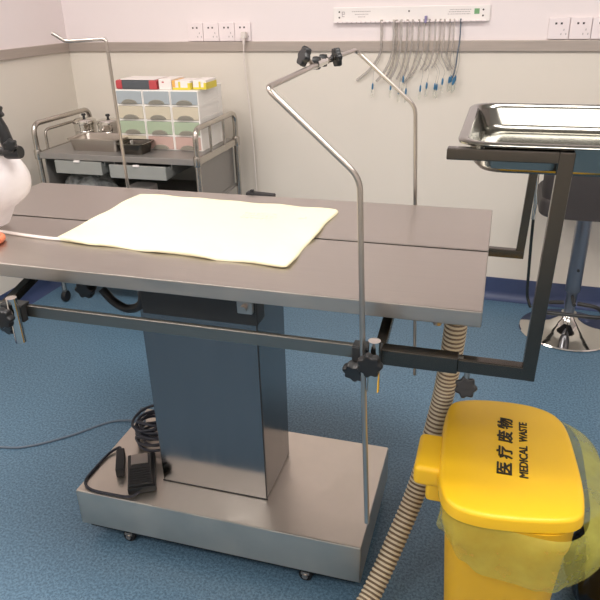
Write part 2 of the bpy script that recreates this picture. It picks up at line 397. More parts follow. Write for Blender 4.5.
# resample to even ribs
L = [0]
for i in range(1, len(pts)): L.append(L[-1] + (pts[i] - pts[i - 1]).length)
def at(s_):
    for i in range(1, len(pts)):
        if L[i] >= s_: f = (s_ - L[i - 1]) / max(1e-9, L[i] - L[i - 1]); return pts[i - 1].lerp(pts[i], f)
    return pts[-1]
pitch = .0122; N = int(L[-1] / (pitch / 4)); P2 = [at(k * pitch / 4) for k in range(N + 1)]
b = MB(); b.tube(P2, .025, 18, radii=[(.0258, .0268, .0262, .0232)[k % 4] for k in range(N + 1)], alt=lambda i: 1 if i % 4 in (2, 3) else 0)
ho = b.build('drain_hose', ['hose', 'hose_groove'], None, angle=60)
tag(ho, 'cream ribbed drain hose running down from the table to the floor', 'hose'); rebase(ho, (-.27, .8, 0))

# ================================================================== RAIL CLAMPS AND RODS
def clamp(x, y, z, side, label):
    t = thing('rail_clamp', label, 'clamp', (x, y, z - .03), 'clamps on the table rails')
    s_ = side
    b = MB(); b.box(x - .032, x + .022, min(y + s_ * .0065, y + s_ * .022), max(y + s_ * .0065, y + s_ * .022), z - .02, z + .018, .002)
    b.box(x - .032, x + .022, min(y - s_ * .006, y + s_ * .02), max(y - s_ * .006, y + s_ * .02), z + .0145, z + .02, .001)
    b.build('jaw', 'under', t)
    b = MB(); yy = y + s_ * .033
    b.tube([(x + .012, yy, z - .062), (x + .012, yy, z + .044)], .0115, 18); b.build('socket', 'chrome', t)
    k = MB(); k.tube([(x + .012, yy + s_ * .011, z + .010), (x + .012, yy + s_ * .022, z + .010)], .006, 10); kk = k.build('screw', 'rod', t)
    k = MB(); k.knob((x + .010, yy + s_ * .02, z + .010), (0, s_, 0), .0215, .02, 7); k.build('knob', 'black', t)
    k = MB(); k.tube([(x - .024, y + s_ * .014, z - .015), (x - .024, y + s_ * .014, z - .03)], .006, 10)
    k.build('screw', 'rod', t)
    k = MB(); k.knob((x - .024, y + s_ * .014, z - .028), (-.15, s_ * .9, -.35), .0215, .02, 7); k.build('knob', 'black', t)
    return t
clamp(-.190, FRY, FZ, -1, 'black knobbed clamp on the front rail gripping the bent steel rod')
clamp(-.972, FRY, FZ, -1, 'black knobbed clamp on the front rail near its left end')
clamp(-.202, RRY, FZ, 1, 'clamp on the rear rail holding the rear bent rod, hidden behind the tabletop')
clamp(-1.142, RRY, FZ, 1, 'clamp on the rear rail holding the rod beside the trolley')

RR = .0052
b = MB(); b.tube(fillet([(-.183, 1.022, .45), (-.199, 1.022, .86), (-.211, 1.03, 1.177), (-.366, 1.03, 1.316), (-.378, 1.40, 1.318)], .022), RR, 14)
fr = b.build('bent_rod', 'rod'); tag(fr, 'front bent steel rod rising from the front rail clamp, bent above the pad', 'metal rod', 'bent screen rods'); rebase(fr, (-.183, 1.022, .45))
b = MB(); b.tube(fillet([(-.182, 1.811, .338), (-.222, 1.811, 1.172), (-.385, 1.80, 1.315), (-.379, 1.425, 1.318)], .022), RR, 14)
rr_ = b.build('bent_rod', 'rod'); tag(rr_, 'rear bent steel rod behind the table, in front of the hanging tubes', 'metal rod', 'bent screen rods'); rebase(rr_, (-.182, 1.811, .338))
b = MB(); b.tube(fillet([(-1.13, 1.811, .62), (-1.130, 1.80, 1.347), (-1.262, 1.79, 1.342), (-1.29, 1.77, 1.366)], .012), RR, 14)
lr = b.build('bent_rod', 'rod'); tag(lr, 'bent steel rod rising in front of the grey trolley, hooked to the left', 'metal rod', 'bent screen rods'); rebase(lr, (-1.13, 1.811, .62))
# cross clamp joining the two rods on top
t = thing('rod_connector', 'small chrome connector with two black knobs joining the bent rods', 'clamp', (-.379, 1.41, 1.31))
b = MB(); b.tube([(-.379, 1.375, 1.319), (-.379, 1.45, 1.319)], .0095, 14); b.tube([(-.379, 1.47, 1.318), (-.379, 1.51, 1.319)], .008, 14); b.build('sleeve', 'chrome', t)
for yk in (1.385, 1.44):
    b = MB(); b.lathe([(0, -.007), (.0125, -.007), (.0135, 0), (.0125, .007), (0, .007)], (-.379, yk, 1.321), 18, (1, 0, 0)); b.build('joint_ring', 'black', t)
b = MB(); b.tube([(-.379, 1.36, 1.319), (-.385, 1.335, 1.336)], .004, 8); b.build('screw', 'rod', t); b = MB(); b.tube([(-.379, 1.51, 1.319), (-.373, 1.54, 1.319)], .004, 8); b.build('screw', 'rod', t)
b = MB(); b.knob((-.385, 1.335, 1.336), (-.65, -.55, .35), .019, .014, 6); b.build('knob', 'black', t)
b = MB(); b.knob((-.377, 1.53, 1.319), (.75, .55, .1), .020, .013, 6); b.build('knob', 'black', t)

# ================================================================== INSTRUMENT TRAY SUPPORT + TRAY
ts = thing('tray_support', 'square steel tube tray support on two upright arms at the table end', 'stand', (.11, 1.3, FZ))
AX, FPY, RPY, TOPZ = .091, 1.055, 1.64, 1.227
b = MB(); b.box(-.178, -.03, FRY - .014, FRY + .014, FZ - .016, FZ + .016, .002); b.build('rail_sleeve', 'dark_steel', ts)
b = MB(); b.bar((-.03, FRY, FZ), (AX + .012, FPY, FZ), .022, .026); b.bar((AX, FPY, FZ - .013), (AX + .011, FPY, TOPZ), .023, .022); b.build('front_post', 'dark_steel', ts)
b = MB(); b.bar((-.10, RPY, FZ + .004), (.091, RPY, FZ + .002), .02, .022); b.bar((.081, RPY, FZ + .0125), (.095, RPY, TOPZ - .03), .02, .02); b.build('rear_post', 'dark_steel', ts)
b = MB(); b.bar((AX + .0, FPY, TOPZ - .009), (-.076, FPY, TOPZ - .009), .021, .018); b.build('front_bar', 'dark_steel', ts)
b = MB(); b.bar((.105, RPY - .179, TOPZ - .009), (-.04, RPY - .179, TOPZ - .009), .012, .018); b.bar((.095, RPY, TOPZ - .035), (.095, RPY - .173, TOPZ - .010), .016, .016); b.build('rear_bar', 'dark_steel', ts)
b = MB(); b.tube([(-.012, FRY, FZ - .016), (-.012, FRY, FZ - .032)], .005, 10); sc = b.build('screw', 'rod', ts)
b = MB(); b.knob((-.012, FRY + .004, FZ - .05), (0, -.8, .35), .019, .018, 7); b.build('knob', 'black', ts)

ty0, ty1, tx0, tx1, tz = 1.052, 1.475, -.063, .40, 1.236
def rr3(i, z, r=.05): return [(x, y, z) for x, y in rrect(tx0 + i, tx1 - i, ty0 + i, ty1 - i, max(.008, r - i * .3), 7)]
b = MB()
b.loft([rr3(.090, tz - .053), rr3(.055, tz - .0535), rr3(.038, tz - .050), rr3(.030, tz - .040), rr3(.020, tz - .010), rr3(.016, tz - .003), rr3(.012, tz - .001), rr3(.004, tz - .001), rr3(.0, tz - .004),
        rr3(.0005, tz - .007), rr3(.003, tz - .006), rr3(.010, tz - .004), rr3(.018, tz - .012), rr3(.027, tz - .044), rr3(.036, tz - .054), rr3(.055, tz - .056), rr3(.090, tz - .056)][::-1])
tr = b.build('instrument_tray', 'tray', None, angle=50); tag(tr, 'polished rectangular steel tray resting on the square tube support', 'tray'); rebase(tr, (.16, 1.3, tz - .056))

# ================================================================== PAD
Q = [Vector((-1.008, 1.256, 0)), Vector((-.404, 1.219, 0)), Vector((-.391, 1.628, 0)), Vector((-1.002, 1.662, 0))]
def padring(i, z, amp):
    o = []
    for (u, v) in rrect(0, 1, 0, 1, .05, 5):
        pass
    base = []
    N_ = 24
    crn = .022
    pts_ = rrect(0, 1, 0, 1, crn, 4)
    dense = []
    for k in range(len(pts_)):
        a = Vector(pts_[k]); c = Vector(pts_[(k + 1) % len(pts_)]); n = max(1, int((c - a).length / .05))
        for j in range(n): dense.append(a.lerp(c, j / n))
    for p in dense:
        u, v = .5 + (p.x - .5) * (1 - i * 2 / .6), .5 + (p.y - .5) * (1 - i * 2 / .4)
        q = (Q[0] * (1 - u) + Q[1] * u) * (1 - v) + (Q[3] * (1 - u) + Q[2] * u) * v
        q.y += .0035 * math.sin(u * 23 + 1) * (1 if v < .5 else -.5) * amp; q.x += .003 * math.sin(v * 15) * amp
        zz = z
        if amp: zz += .002 * math.sin(u * 14) * math.cos(v * 11) + .0012 * math.sin(u * 31 + v * 17)
        o.append((q.x, q.y, TZ + max(0.0005, zz)))
    return o
b = MB(); b.loft([padring(.004, .0006, 0), padring(0, .002, 1), padring(0, .0055, 1), padring(.002, .008, 1), padring(.006, .0095, 1), padring(.02, .0102, .6), padring(.06, .0106, .4), padring(.12, .0108, 0)])
pd = thing('heating_pad', 'cream rectangular heating pad lying on the steel tabletop', 'pad', (-.7, 1.43, TZ))
b.build('cushion', 'pad', pd, angle=70)
b = MB()
rng = random.Random(3)
for line in range(3):
    xx = -.62
    while xx < -.53:
        w_ = rng.uniform(.004, .012); b.box(xx, xx + w_, 1.535 - line * .018, 1.538 - line * .018, TZ + .0100, TZ + .0122); xx += w_ + .004
b.build('faded_print', 'print', pd); b = MB(); b.box(-.47, -.452, 1.52, 1.533, TZ + .0100, TZ + .0122); b.build('faded_print', 'print', pd)
b = MB(); b.tube(spline([(-.985, 1.262, TZ + .005), (-1.02, 1.262, TZ + .004), (-1.08, 1.266, TZ + .004), (-1.16, 1.276, TZ + .004), (-1.25, 1.29, TZ + .004)], 6), .0042, 8, flat=.8); b.build('power_cable', 'white_cable', pd)

# ================================================================== WHITE BAG AND BLACK ARM AT LEFT END
arm = thing('articulated_arm', 'black jointed clamp arm at the left end of the table', 'equipment arm', (-1.22, 1.28, TZ))
BASES[arm.name] = Vector((-1.22 + .030, 1.28, TZ))
# post out of the frame holding the joints
b = MB(); b.tube([(-1.34, 1.30, TZ), (-1.34, 1.30, 1.30)], .012, 14); b.lathe([(0, 0), (.05, 0), (.05, .008), (.014, .016), (0, .016)], (-1.34, 1.30, TZ + .0002), 28); b.build('post', 'black', arm)
b = MB(); b.tube([(-1.35, 1.30, 1.132), (-1.062, 1.28, 1.130)], .0105, 14); b.lathe([(0, -.02), (.014, -.02), (.016, -.014), (.016, .014), (.014, .02), (0, .02)], (-1.065, 1.28, 1.130), 20, (1, .05, .05)); b.build('lower_rod', 'black', arm)
b = MB(); b.tube([(-1.070, 1.275, 1.145), (-1.078, 1.272, 1.185), (-1.092, 1.27, 1.215)], .015, 14)
b.knob((-1.060, 1.275, 1.15), (.4, -.9, 0), .014, .02, 6); b.build('elbow_link', 'black', arm)
b = MB(); b.knob((-1.092, 1.28, 1.222), (.3, -1, .1), .022, .026, 8); b.tube([(-1.12, 1.275, 1.216), (-1.085, 1.27, 1.222)], .013, 12); b.build('joint_knob', 'black', arm)
b = MB(); b.tube([(-1.100, 1.272, 1.235), (-1.122, 1.272, 1.30), (-1.135, 1.272, 1.36)], .02, 14, radii=[.015, .021, .012]); b.build('upper_link', 'black', arm)
b = MB(); b.tube([(-1.11, 1.262, 1.262), (-1.128, 1.26, 1.34)], .012, 12); b.build('grip', 'beige', arm)

bg = thing('white_bag', 'white plastic bag hanging from the black arm at the table end', 'bag', (-1.16, 1.30, TZ))
b = MB(); rings = []
for k in range(15):
    f = k / 14; z = 1.118 - f * (1.118 - TZ - .011)
    w_ = .085 + .055 * math.sin(PI * min(1, f * 1.15 + .12)) ** .8; d_ = .05 + .035 * math.sin(PI * f)
    if f > .6: w_ *= 1 - (f - .6) * 1.05
    cx = -1.238 - .004 * f
    rings.append([(cx + w_ * math.cos(a) * (1 + .02 * math.sin(9 * a + f * 4)), 1.31 + d_ * math.sin(a) * (1 + .03 * math.sin(11 * a)), z) for a in (2 * PI * j / 56 for j in range(56))])
b.loft(rings, True, True); b.build('bag_body', 'white_film', bg)
b = MB(); b.tube(fillet([(-1.20, 1.30, 1.118), (-1.20, 1.281, 1.125), (-1.20, 1.281, 1.145), (-1.20, 1.31, 1.143), (-1.18, 1.30, 1.118)], .01), .004, 8); b.build('handle', 'white_film', bg)
mk = thing('breathing_mask', 'small clear dome with an orange rubber ring at the table end', 'mask', (-1.125, 1.215, TZ))
b = MB(); b.lathe([(0, .05), (.012, .05), (.022, .035), (.040, .012), (.042, .010), (.038, .008), (.018, .03), (0, .04)], (-1.168, 1.205, TZ), 28); b.build('dome', 'et_tube', mk)
b = MB(); b.tube([(-1.168 + .040 * math.cos(a), 1.205 + .040 * math.sin(a), TZ + .009) for a in (2 * PI * k / 40 for k in range(41))], .0075, 10); b.build('rubber_ring', 'orange', mk)

# ================================================================== FOOT PEDAL, CABLES
BZ = .1772
PA = math.radians(29); PC = Vector((-.906, 1.312, BZ))
PM = Matrix.Translation(PC) @ Matrix.Rotation(PA, 4, 'Z')
fp = thing('foot_switch', 'black foot switch pedal with a steel plate on the table base', 'foot switch', PC)
b = MB(); b.box(-.040, .040, -.078, .078, 0.0003, .024, .005, PM); b.build('housing', 'black', fp)
mt = PM @ Matrix.Translation((-.004, -.012, .034)) @ Matrix.Rotation(math.radians(7), 4, 'X')
b = MB(); b.box(-.034, .034, -.060, .06, -.006, .006, .003, mt)
for k in range(7): b.box(-.029, .029, -.055 + k * .009, -.051 + k * .009, .006, .008, 0, mt)
b.build('pedal_plate', 'under', fp)
b = MB(); b.box(-.024, .024, .015, .056, .006, .009, .001, mt); b.build('wear_plate', 'rod', fp)
cb = thing('switch_box', 'small black inline switch box left of the foot pedal on the base', 'switch', (-.992, 1.335, BZ))
mt = Matrix.Translation((-.990, 1.333, BZ + .016)) @ Matrix.Rotation(PA, 4, 'Z')
b = MB(); b.box(-.012, .012, -.05, .05, -.0155, .0155, .003, mt); b.build('housing', 'rubber', cb)
b = MB(); b.tube(spline([(-.872, 1.236, BZ + .012), (-.895, 1.2175, BZ + .006), (-.95, 1.214, BZ + .005), (-1.02, 1.217, BZ + .005), (-1.055, 1.245, BZ + .005), (-1.059, 1.30, BZ + .005), (-1.055, 1.37, BZ + .006), (-1.035, 1.40, BZ + .012), (-1.018, 1.382, BZ + .016)], 8), .004, 8)
o = b.build('pedal_cable', 'cable'); tag(o, 'dark cable looping from the foot pedal around the left corner of the base', 'cable'); rebase(o, (-.97, 1.25, BZ))
b = MB(); rg_ = random.Random(11)
path = []
for k in range(9 * 14):
    a = 2 * PI * k / 14; q = k / 126
    r_ = .062 + .012 * math.sin(a * .37 + 1); path.append((-.938 + r_ * .9 * math.cos(a) + .006 * math.sin(a * .21), 1.468 + r_ * .85 * math.sin(a), BZ + .005 + .075 * q + .012 * (1 + math.sin(a * 1.13)) * q + .006 * rg_.random() * q))
b.tube(spline(path, 3), .0045, 8)
b.tube(spline([(-.99, 1.46, BZ + .02), (-.985, 1.44, BZ + .085), (-.95, 1.425, BZ + .10), (-.90, 1.43, BZ + .09), (-.862, 1.45, BZ + .05)], 8), .0045, 8)
o = b.build('cable_coil', 'cable', None, angle=60); tag(o, 'coiled black cable heaped behind the foot pedal against the column', 'cable'); rebase(o, (-.938, 1.468, BZ))
b = MB(); b.tube(spline([(-2.2, 1.50, .004), (-1.9, 1.47, .004), (-1.609, 1.497, .004), (-1.506, 1.53, .004), (-1.40, 1.62, .004), (-1.30, 1.735, .004), (-1.20, 1.75, .02), (-1.12, 1.655, .12), (-1.075, 1.615, .186), (-1.035, 1.56, .184), (-1.012, 1.50, .182)], 10), .004, 8)
o = b.build('floor_cable', 'grey_cable'); tag(o, 'thin grey cable trailing across the blue floor up to the table base', 'cable'); rebase(o, (-1.6, 1.5, 0))

# ================================================================== YELLOW BIN
BX0, BX1, BY0, BY1, LZ = -.052, .228, .985, 1.385, .56
bn = thing('waste_bin', 'yellow pedal bin marked medical waste with a hinged lid', 'bin', (.09, 1.19, 0))
def superrect(cx, cy, a, c, n=3.6, N=72, z=0, sk=0.0):
    o = []
    for k in range(N):
        t = 2 * PI * k / N; ct, st = math.cos(t), math.sin(t)
        x = a * abs(ct) ** (2 / n) * (1 if ct >= 0 else -1); y = c * abs(st) ** (2 / n) * (1 if st >= 0 else -1)
        o.append((cx + x, cy + y - sk * x * 0, z))
    return o
lcx, lcy, la, lc = (BX0 + BX1) / 2, (BY0 + BY1) / 2, (BX1 - BX0) / 2, (BY1 - BY0) / 2
LIDP = [(.205, 1.330), (.225, 1.200), (.230, 1.080), (.212, 1.020), (.130, .993), (.030, .984), (-.026, 1.008), (-.047, 1.080), (-.054, 1.200), (-.054, 1.300), (-.035, 1.358), (.045, 1.384), (.150, 1.380)]
_l = [Vector((x, y, 0)) for x, y in LIDP]
LO = []
for k in range(len(_l)):
    p_, q_, r_, s2 = _l[k - 1], _l[k], _l[(k + 1) % len(_l)], _l[(k + 2) % len(_l)]
    for j in range(6):
        t_ = j / 6; LO.append(0.5 * ((2 * q_) + (r_ - p_) * t_ + (2 * p_ - 5 * q_ + 4 * r_ - s2) * t_ * t_ + (3 * q_ - p_ - 3 * r_ + s2) * t_ ** 3))
def lr3(d, z):
    return [(lcx + (p.x - lcx) * (1 - d / la), lcy + (p.y - lcy) * (1 - d / lc), z) for p in LO]
b = MB(); b.loft([lr3(.012, LZ - .030), lr3(.0, LZ - .030), lr3(-.001, LZ - .028), lr3(.001, LZ - .008), lr3(.0025, LZ - .003), lr3(.007, LZ - .0005), lr3(.015, LZ + .0005), lr3(.05, LZ + .002), lr3(.1, LZ + .003)])
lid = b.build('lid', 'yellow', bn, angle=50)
b = MB(); b.box(-.102, -.040, 1.100, 1.226, LZ - .058, LZ - .008, .012, seg=4); b.box(-.075, -.030, 1.105, 1.22, LZ - .10, LZ - .02, .01, seg=3); b.build('hinge', 'yellow', bn)
def br(d, z, t): return superrect(lcx + .004, lcy, (la - d) * (1 - .2 * t), (lc - d) * (1 - .16 * t), 4.2, 72, z)
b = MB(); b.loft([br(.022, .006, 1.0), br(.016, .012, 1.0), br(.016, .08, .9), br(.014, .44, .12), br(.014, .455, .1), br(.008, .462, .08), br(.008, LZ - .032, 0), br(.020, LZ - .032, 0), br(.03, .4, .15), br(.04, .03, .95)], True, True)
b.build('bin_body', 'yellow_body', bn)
b = MB(); b.box(lcx - .03, lcx + .05, BY0 + .015, BY0 + .05, .012, .028, .006); b.build('foot_pedal', 'black', bn)
for fx, fy in ((-.06, -.13), (.07, -.13), (-.06, .13), (.07, .13)):
    b = MB(); b.lathe([(0, 0), (.012, 0), (.014, .008), (0, .008)], (lcx + fx, lcy + fy, 0), 16); b.build('foot', 'black', bn)
# lettering reads from the right-hand side of the bin
R90 = Matrix.Rotation(PI / 2, 4, 'Z')
thicken_later = []
for s_, yy in (('医', 1.126), ('疗', 1.180), ('废', 1.236), ('物', 1.286)):
    ch_ = text('printed_character', s_, .043, Matrix.Translation((.081, yy, LZ + .0036)) @ R90, 'ink', lid, bold=.0003, scale=(1.0, .80)); thicken_later.append(ch_.data)
def thicken(me):   # heavier strokes: the same outline printed three times a hair apart
    bm = bmesh.new(); bm.from_mesh(me); g = bm.verts[:] + bm.edges[:] + bm.faces[:]
    for d in ((.0009, .0004, .0001), (-.0003, .0011, .0002)):
        r = bmesh.ops.duplicate(bm, geom=g); bmesh.ops.translate(bm, verts=[v for v in r['geom'] if isinstance(v, bmesh.types.BMVert)], vec=d)
    bm.to_mesh(me); bm.free()
def serif_word(s_, y0, y1, x):
    ww = (y1 - y0)
    o = text('printed_word', s_, .024, Matrix.Identity(4), 'ink', lid, bold=0.0)
    me = o.data; base = BASES[bn.name]
    me.transform(Matrix.Translation(base))
    xs = [v.co.x for v in me.vertices]; ys = [v.co.y for v in me.vertices]
    k = ww / (max(xs) - min(xs)); cx_ = (max(xs) + min(xs)) / 2; cy_ = (max(ys) + min(ys)) / 2
    me.transform(Matrix.Translation((x, (y0 + y1) / 2, LZ + .0036)) @ R90 @ Matrix.Diagonal((k, .0165 / (max(ys) - min(ys)), 1, 1)) @ Matrix.Translation((-cx_, -cy_, 0)))
    me.transform(Matrix.Translation(-base)); thicken(me)
for md in thicken_later: thicken(md)
serif_word('MEDICAL', 1.107, 1.212, .1165)
serif_word('WASTE', 1.226, 1.298, .1165)
# liner skirt
b = MB(); rings = []; N_ = 120
def linerpt(t, f):
    ct, st = math.cos(t), math.sin(t); n = 4.0
    x = abs(ct) ** (2 / n) * (1 if ct >= 0 else -1); y = abs(st) ** (2 / n) * (1 if st >= 0 else -1)
    right = max(0, ct) ** .7; front = max(0, -st); left = max(0, -ct)
    rf = max(0, math.cos(t + .75))
    drop = .080 + .062 * rf - .022 * right - .030 * left + .006 * math.sin(3 * t + 1)
    sh = math.sin(PI * min(1, .08 + f * .80)) ** .8
    bulge = .006 + .075 * right * sh + .012 * front * sh + .010 * max(0, st) * sh
    bulge += (.0035 * math.sin(13 * t + 3 * f) + .002 * math.sin(23 * t - 4 * f) + .004 * math.sin(6 * t + 4 * f)) * f
    a, c = la - .014 + bulge, lc - .014 + min(bulge, .03)
    z = LZ - .034 + .003 - f * drop + .012 * right * math.sin(PI * f)
    z += .004 * math.sin(11 * t) * f * f
    return (lcx + a * x, lcy + c * y, z)
for k in range(13):
    f = k / 12; rings.append([linerpt(2 * PI * j / N_, f) for j in range(N_)])
b.loft(rings, False, False)
b.build('liner', 'liner', bn, angle=80)['label'] = 'translucent yellow bin liner hanging out from under the lid'

# black bag behind the bin
b = MB(); rings = []
for k in range(12):
    f = k / 11; r = .13 * math.sin(PI * (0.12 + .8 * f)) ** .6 * (1 - .25 * f); z = .0015 + f * .27
    rings.append([(.395 + r * (1 + .10 * math.sin(5 * a + 3 * f) + .06 * math.sin(11 * a + 5 * f)) * math.cos(a), 1.36 + r * 1.2 * (1 + .1 * math.sin(4 * a + 2) + .05 * math.sin(13 * a + 4 * f)) * math.sin(a), z + .006 * math.sin(6 * a) * f) for a in (2 * PI * j / 72 for j in range(72))])
b.loft(rings); o = b.build('plastic_bag', 'black_film', None, angle=60); tag(o, 'crumpled glossy black plastic bag on the floor behind the yellow bin', 'bag'); rebase(o, (.395, 1.36, 0))

# ================================================================== STOOL
sx, sy = .392, 2.93
st = thing('swivel_stool', 'charcoal bucket stool on a chrome pole and round chrome base', 'stool', (sx, sy, 0))
b = MB(); b.lathe([(0, 0), (.205, 0), (.212, .004), (.208, .009), (.17, .014), (.12, .024), (.075, .043), (.045, .068), (.033, .095), (0, .095)], (sx, sy, 0), 48); b.build('base', 'chrome', st)
b = MB(); b.lathe([(0, .09), (.023, .09), (.023, .24), (0, .24)], (sx, sy, 0), 28); b.build('gas_lift', 'stool_pole', st)
b = MB(); b.lathe([(0, .20), (.030, .20), (.033, .205), (.033, .59), (0, .59)], (sx, sy, 0), 28); b.build('pole', 'stool_pole', st)
b = MB(); b.tube(fillet([(sx, sy - .03, .185), (sx - .0, sy - .10, .185), (sx - .13, sy - .14, .185)], .05)[:2] + [(sx, sy - .12, .185)], .008, 10)
b.tube(fillet([(sx - .03, sy, .14), (sx - .12, sy - .02, .14), (sx - .13, sy - .13, .14), (sx + .13, sy - .13, .14), (sx + .12, sy - .02, .14), (sx + .03, sy, .14)], .04), .009, 12); b.build('footrest', 'under', st)
b = MB(); b.lathe([(0, -.006), (.006, -.006), (.006, .006), (0, .006)], (sx + .005, sy - .034, .315), 12, (0, 1, 0)); b.build('bolt', 'under', st)
b = MB()
def seat_ring(i, z, yb=0): return [(x, y, z) for x, y in rrect(sx - .20 + i, sx + .20 - i, sy - .19 + i + yb, sy + .19 - i, .07, 6)]
b.loft([seat_ring(.03, .586), seat_ring(.008, .592), seat_ring(0, .602), seat_ring(0, .65), seat_ring(.008, .665), seat_ring(.03, .67)]); b.build('seat', 'stool', st)
b = MB(); rings = []
path = []
for k in range(25):
    a = -PI * .12 - PI * .76 * k / 24   # wraps the side facing the camera
    path.append((math.cos(a), math.sin(a)))
for (rin, z0, z1) in ((0, 0, 0),):
    outer0 = []
for i_ in range(25):
    cxn, cyn = path[i_]; sgn = 1
    px = sx + .205 * (abs(cxn) ** .5) * (1 if cxn > 0 else -1); py = sy - .195 * abs(cyn) ** .5
    qx = sx + .165 * (abs(cxn) ** .5) * (1 if cxn > 0 else -1); qy = sy - .155 * abs(cyn) ** .5
    h = .86 + .03 * abs(cyn)
    rings.append([(sx + (px - sx) * .93, py, .594), (px, py, .70), (px, py, h - .01), ((px + qx) / 2, (py + qy) / 2, h + .008), (qx, qy, h - .01), (qx, qy, .66), (qx, qy, .60)])
b.loft(rings); b.build('backrest', 'stool', st, angle=60)
# rod hanging at the stool's left
t = thing('hanging_rod', 'thin grey rod with a silver sleeve left of the charcoal stool seat', 'rod', (.172, 2.75, .15))
b = MB(); b.tube(spline([(.172, 2.75, .585), (.176, 2.76, .48), (.184, 2.79, .34), (.192, 2.82, .22), (.205, 2.82, .17), (.214, 2.82, .15)], 8), .0065, 10); b.build('shaft', 'dark_steel', t)
b = MB(); b.tube([(.166, 2.75, .79), (.163, 2.75, .75), (.168, 2.75, .70), (.172, 2.75, .66), (.170, 2.75, .62), (.172, 2.75, .585)], .006, 10, radii=[.007, .010, .007, .010, .008, .010]); b.build('sleeve', 'chrome', t)

# ================================================================== TROLLEY
X0, X1, Y0, Y1, Z1 = -2.125, -1.285, 2.64, 3.12, .795
tl = thing('instrument_trolley', 'grey steel instrument trolley with tubular end rails and two drawers', 'trolley', (-1.7, 2.88, 0))
b = MB(); b.box(X0 + .012, X1 - .012, Y0, Y1, Z1 - .03, Z1, .004); b.build('top_shelf', 'trolley', tl)
b = MB(); b.box(X0 + .012, X1 - .012, Y0 + .01, Y1, .545, .565, .004); b.build('shelf', 'trolley', tl)
b = MB(); b.box(X0 + .012, X1 - .012, Y0 + .01, Y1, .20, .22, .004); b.build('shelf', 'trolley', tl)
b = MB(); b.box(X0 + .02, X1 - .02, Y1 - .008, Y1 - .003, .56, Z1 - .03); b.build('back_panel', 'drawer_steel', tl)
b = MB(); b.box(X1 - .022, X1 - .017, Y0 + .03, Y1 - .02, .56, Z1 - .03); b.build('side_panel', 'trolley', tl)
b = MB(); b.box(X0 + .017, X0 + .022, Y0 + .03, Y1 - .02, .56, Z1 - .03); b.build('side_panel', 'trolley', tl)
for ex, sg in ((X0, 1), (X1, -1)):
    b = MB(); b.tube(fillet([(ex, Y0 + .01, .065), (ex, Y0 + .01, .925), (ex, Y1 - .0, .925), (ex, Y1 - .0, .065)], .05, 8), .0125, 14); b.build('end_frame', 'trolley_tube', tl)
    b = MB()
    if sg > 0: b.tube(fillet([(ex + .0, Y0 + .09, Z1 - .0), (ex + .0, Y0 + .09, .885), (ex, Y1 - .08, .885), (ex, Y1 - .08, Z1)], .03, 6), .007, 10)
    else:
        for yy in (Y0 + .17, Y0 + .33): b.tube([(ex, yy, Z1 - .01), (ex, yy, .925)], .007, 10)
    b.bar((ex, Y0 + .01, Z1 - .015), (ex, Y1, Z1 - .015), .012, .03); b.build('rail_upright', 'trolley_tube', tl)
    for yy in (Y0 + .01, Y1):
        b = MB(); b.lathe([(0, -.022), (.016, -.022), (.018, -.016), (.018, .016), (.016, .022), (0, .022)], (ex, yy, Z1 - .012), 18); b.build('collar', 'trolley_tube', tl)
        cs = MB(); cs.box(ex - .01, ex + .01, yy - .01, yy + .01, .04, .075, .003); co = cs.build('caster', 'rod', tl)
        w_ = MB(); w_.lathe([(0, -.012), (.026, -.012), (.03, -.008), (.03, .008), (.026, .012), (0, .012)], (ex, yy, .0305), 20, (1, 0, 0)); w_.build('wheel', 'rubber', co)
for dx0, dx1, dy in ((-2.03, -1.775, 0.0), (-1.715, -1.425, -.03)):
    b = MB(); y0 = Y0 - .005 + dy; y1 = y0 + .36
    b.box(dx0, dx1, y0, y0 + .012, .700, .762, .003); b.box(dx0, dx0 + .004, y0 + .01, y1, .705, .755); b.box(dx1 - .004, dx1, y0 + .01, y1, .705, .755); b.box(dx0, dx1, y1 - .004, y1, .705, .755); b.box(dx0, dx1, y0 + .01, y1, .703, .707)
    b.box(dx0 - .006, dx0, Y0 + .02, y1, .74, Z1 - .03); b.box(dx1, dx1 + .006, Y0 + .02, y1, .74, Z1 - .03)
    dr = b.build('drawer', 'drawer_steel', tl)
    b = MB(); cx = (dx0 + dx1) / 2; b.box(cx - .018, cx + .012, y0 - .006, y0 + .006, .757, .766, .002); b.build('catch', 'white', dr)
# packs on the middle shelf
b = MB(); rings = []
for k in range(8):
    f = k / 7; s_ = math.sin(PI * (.15 + .72 * f)) ** .5
    rings.append([(-1.93 + .13 * s_ * math.cos(a) * (1 + .12 * math.sin(5 * a + f * 3)), 2.76 + .09 * s_ * math.sin(a) * (1 + .1 * math.sin(7 * a)), .566 + f * .10 + .008 * math.sin(4 * a + 6 * f)) for a in (2 * PI * j / 48 for j in range(48))])
b.loft(rings); o = b.build('plastic_pouch', 'clear_bag'); tag(o, 'crumpled clear plastic pouch on the trolley shelf under the left drawer', 'bag'); rebase(o, (-1.93, 2.76, .566))
b = MB(); b.box(-2.02, -1.86, 2.655, 2.70, .566, .622, .003); o = b.build('paper_packet', 'box_white'); tag(o, 'low white packet at the front of the trolley shelf under the left drawer', 'packet'); rebase(o, (-1.94, 2.68, .566))
b = MB(); b.box(-1.70, -1.58, 2.68, 2.80, .566, .635, .01); o = b.build('paper_packet', 'box_white'); tag(o, 'small pale packet on the trolley shelf under the right drawer', 'packet'); rebase(o, (-1.64, 2.74, .566))

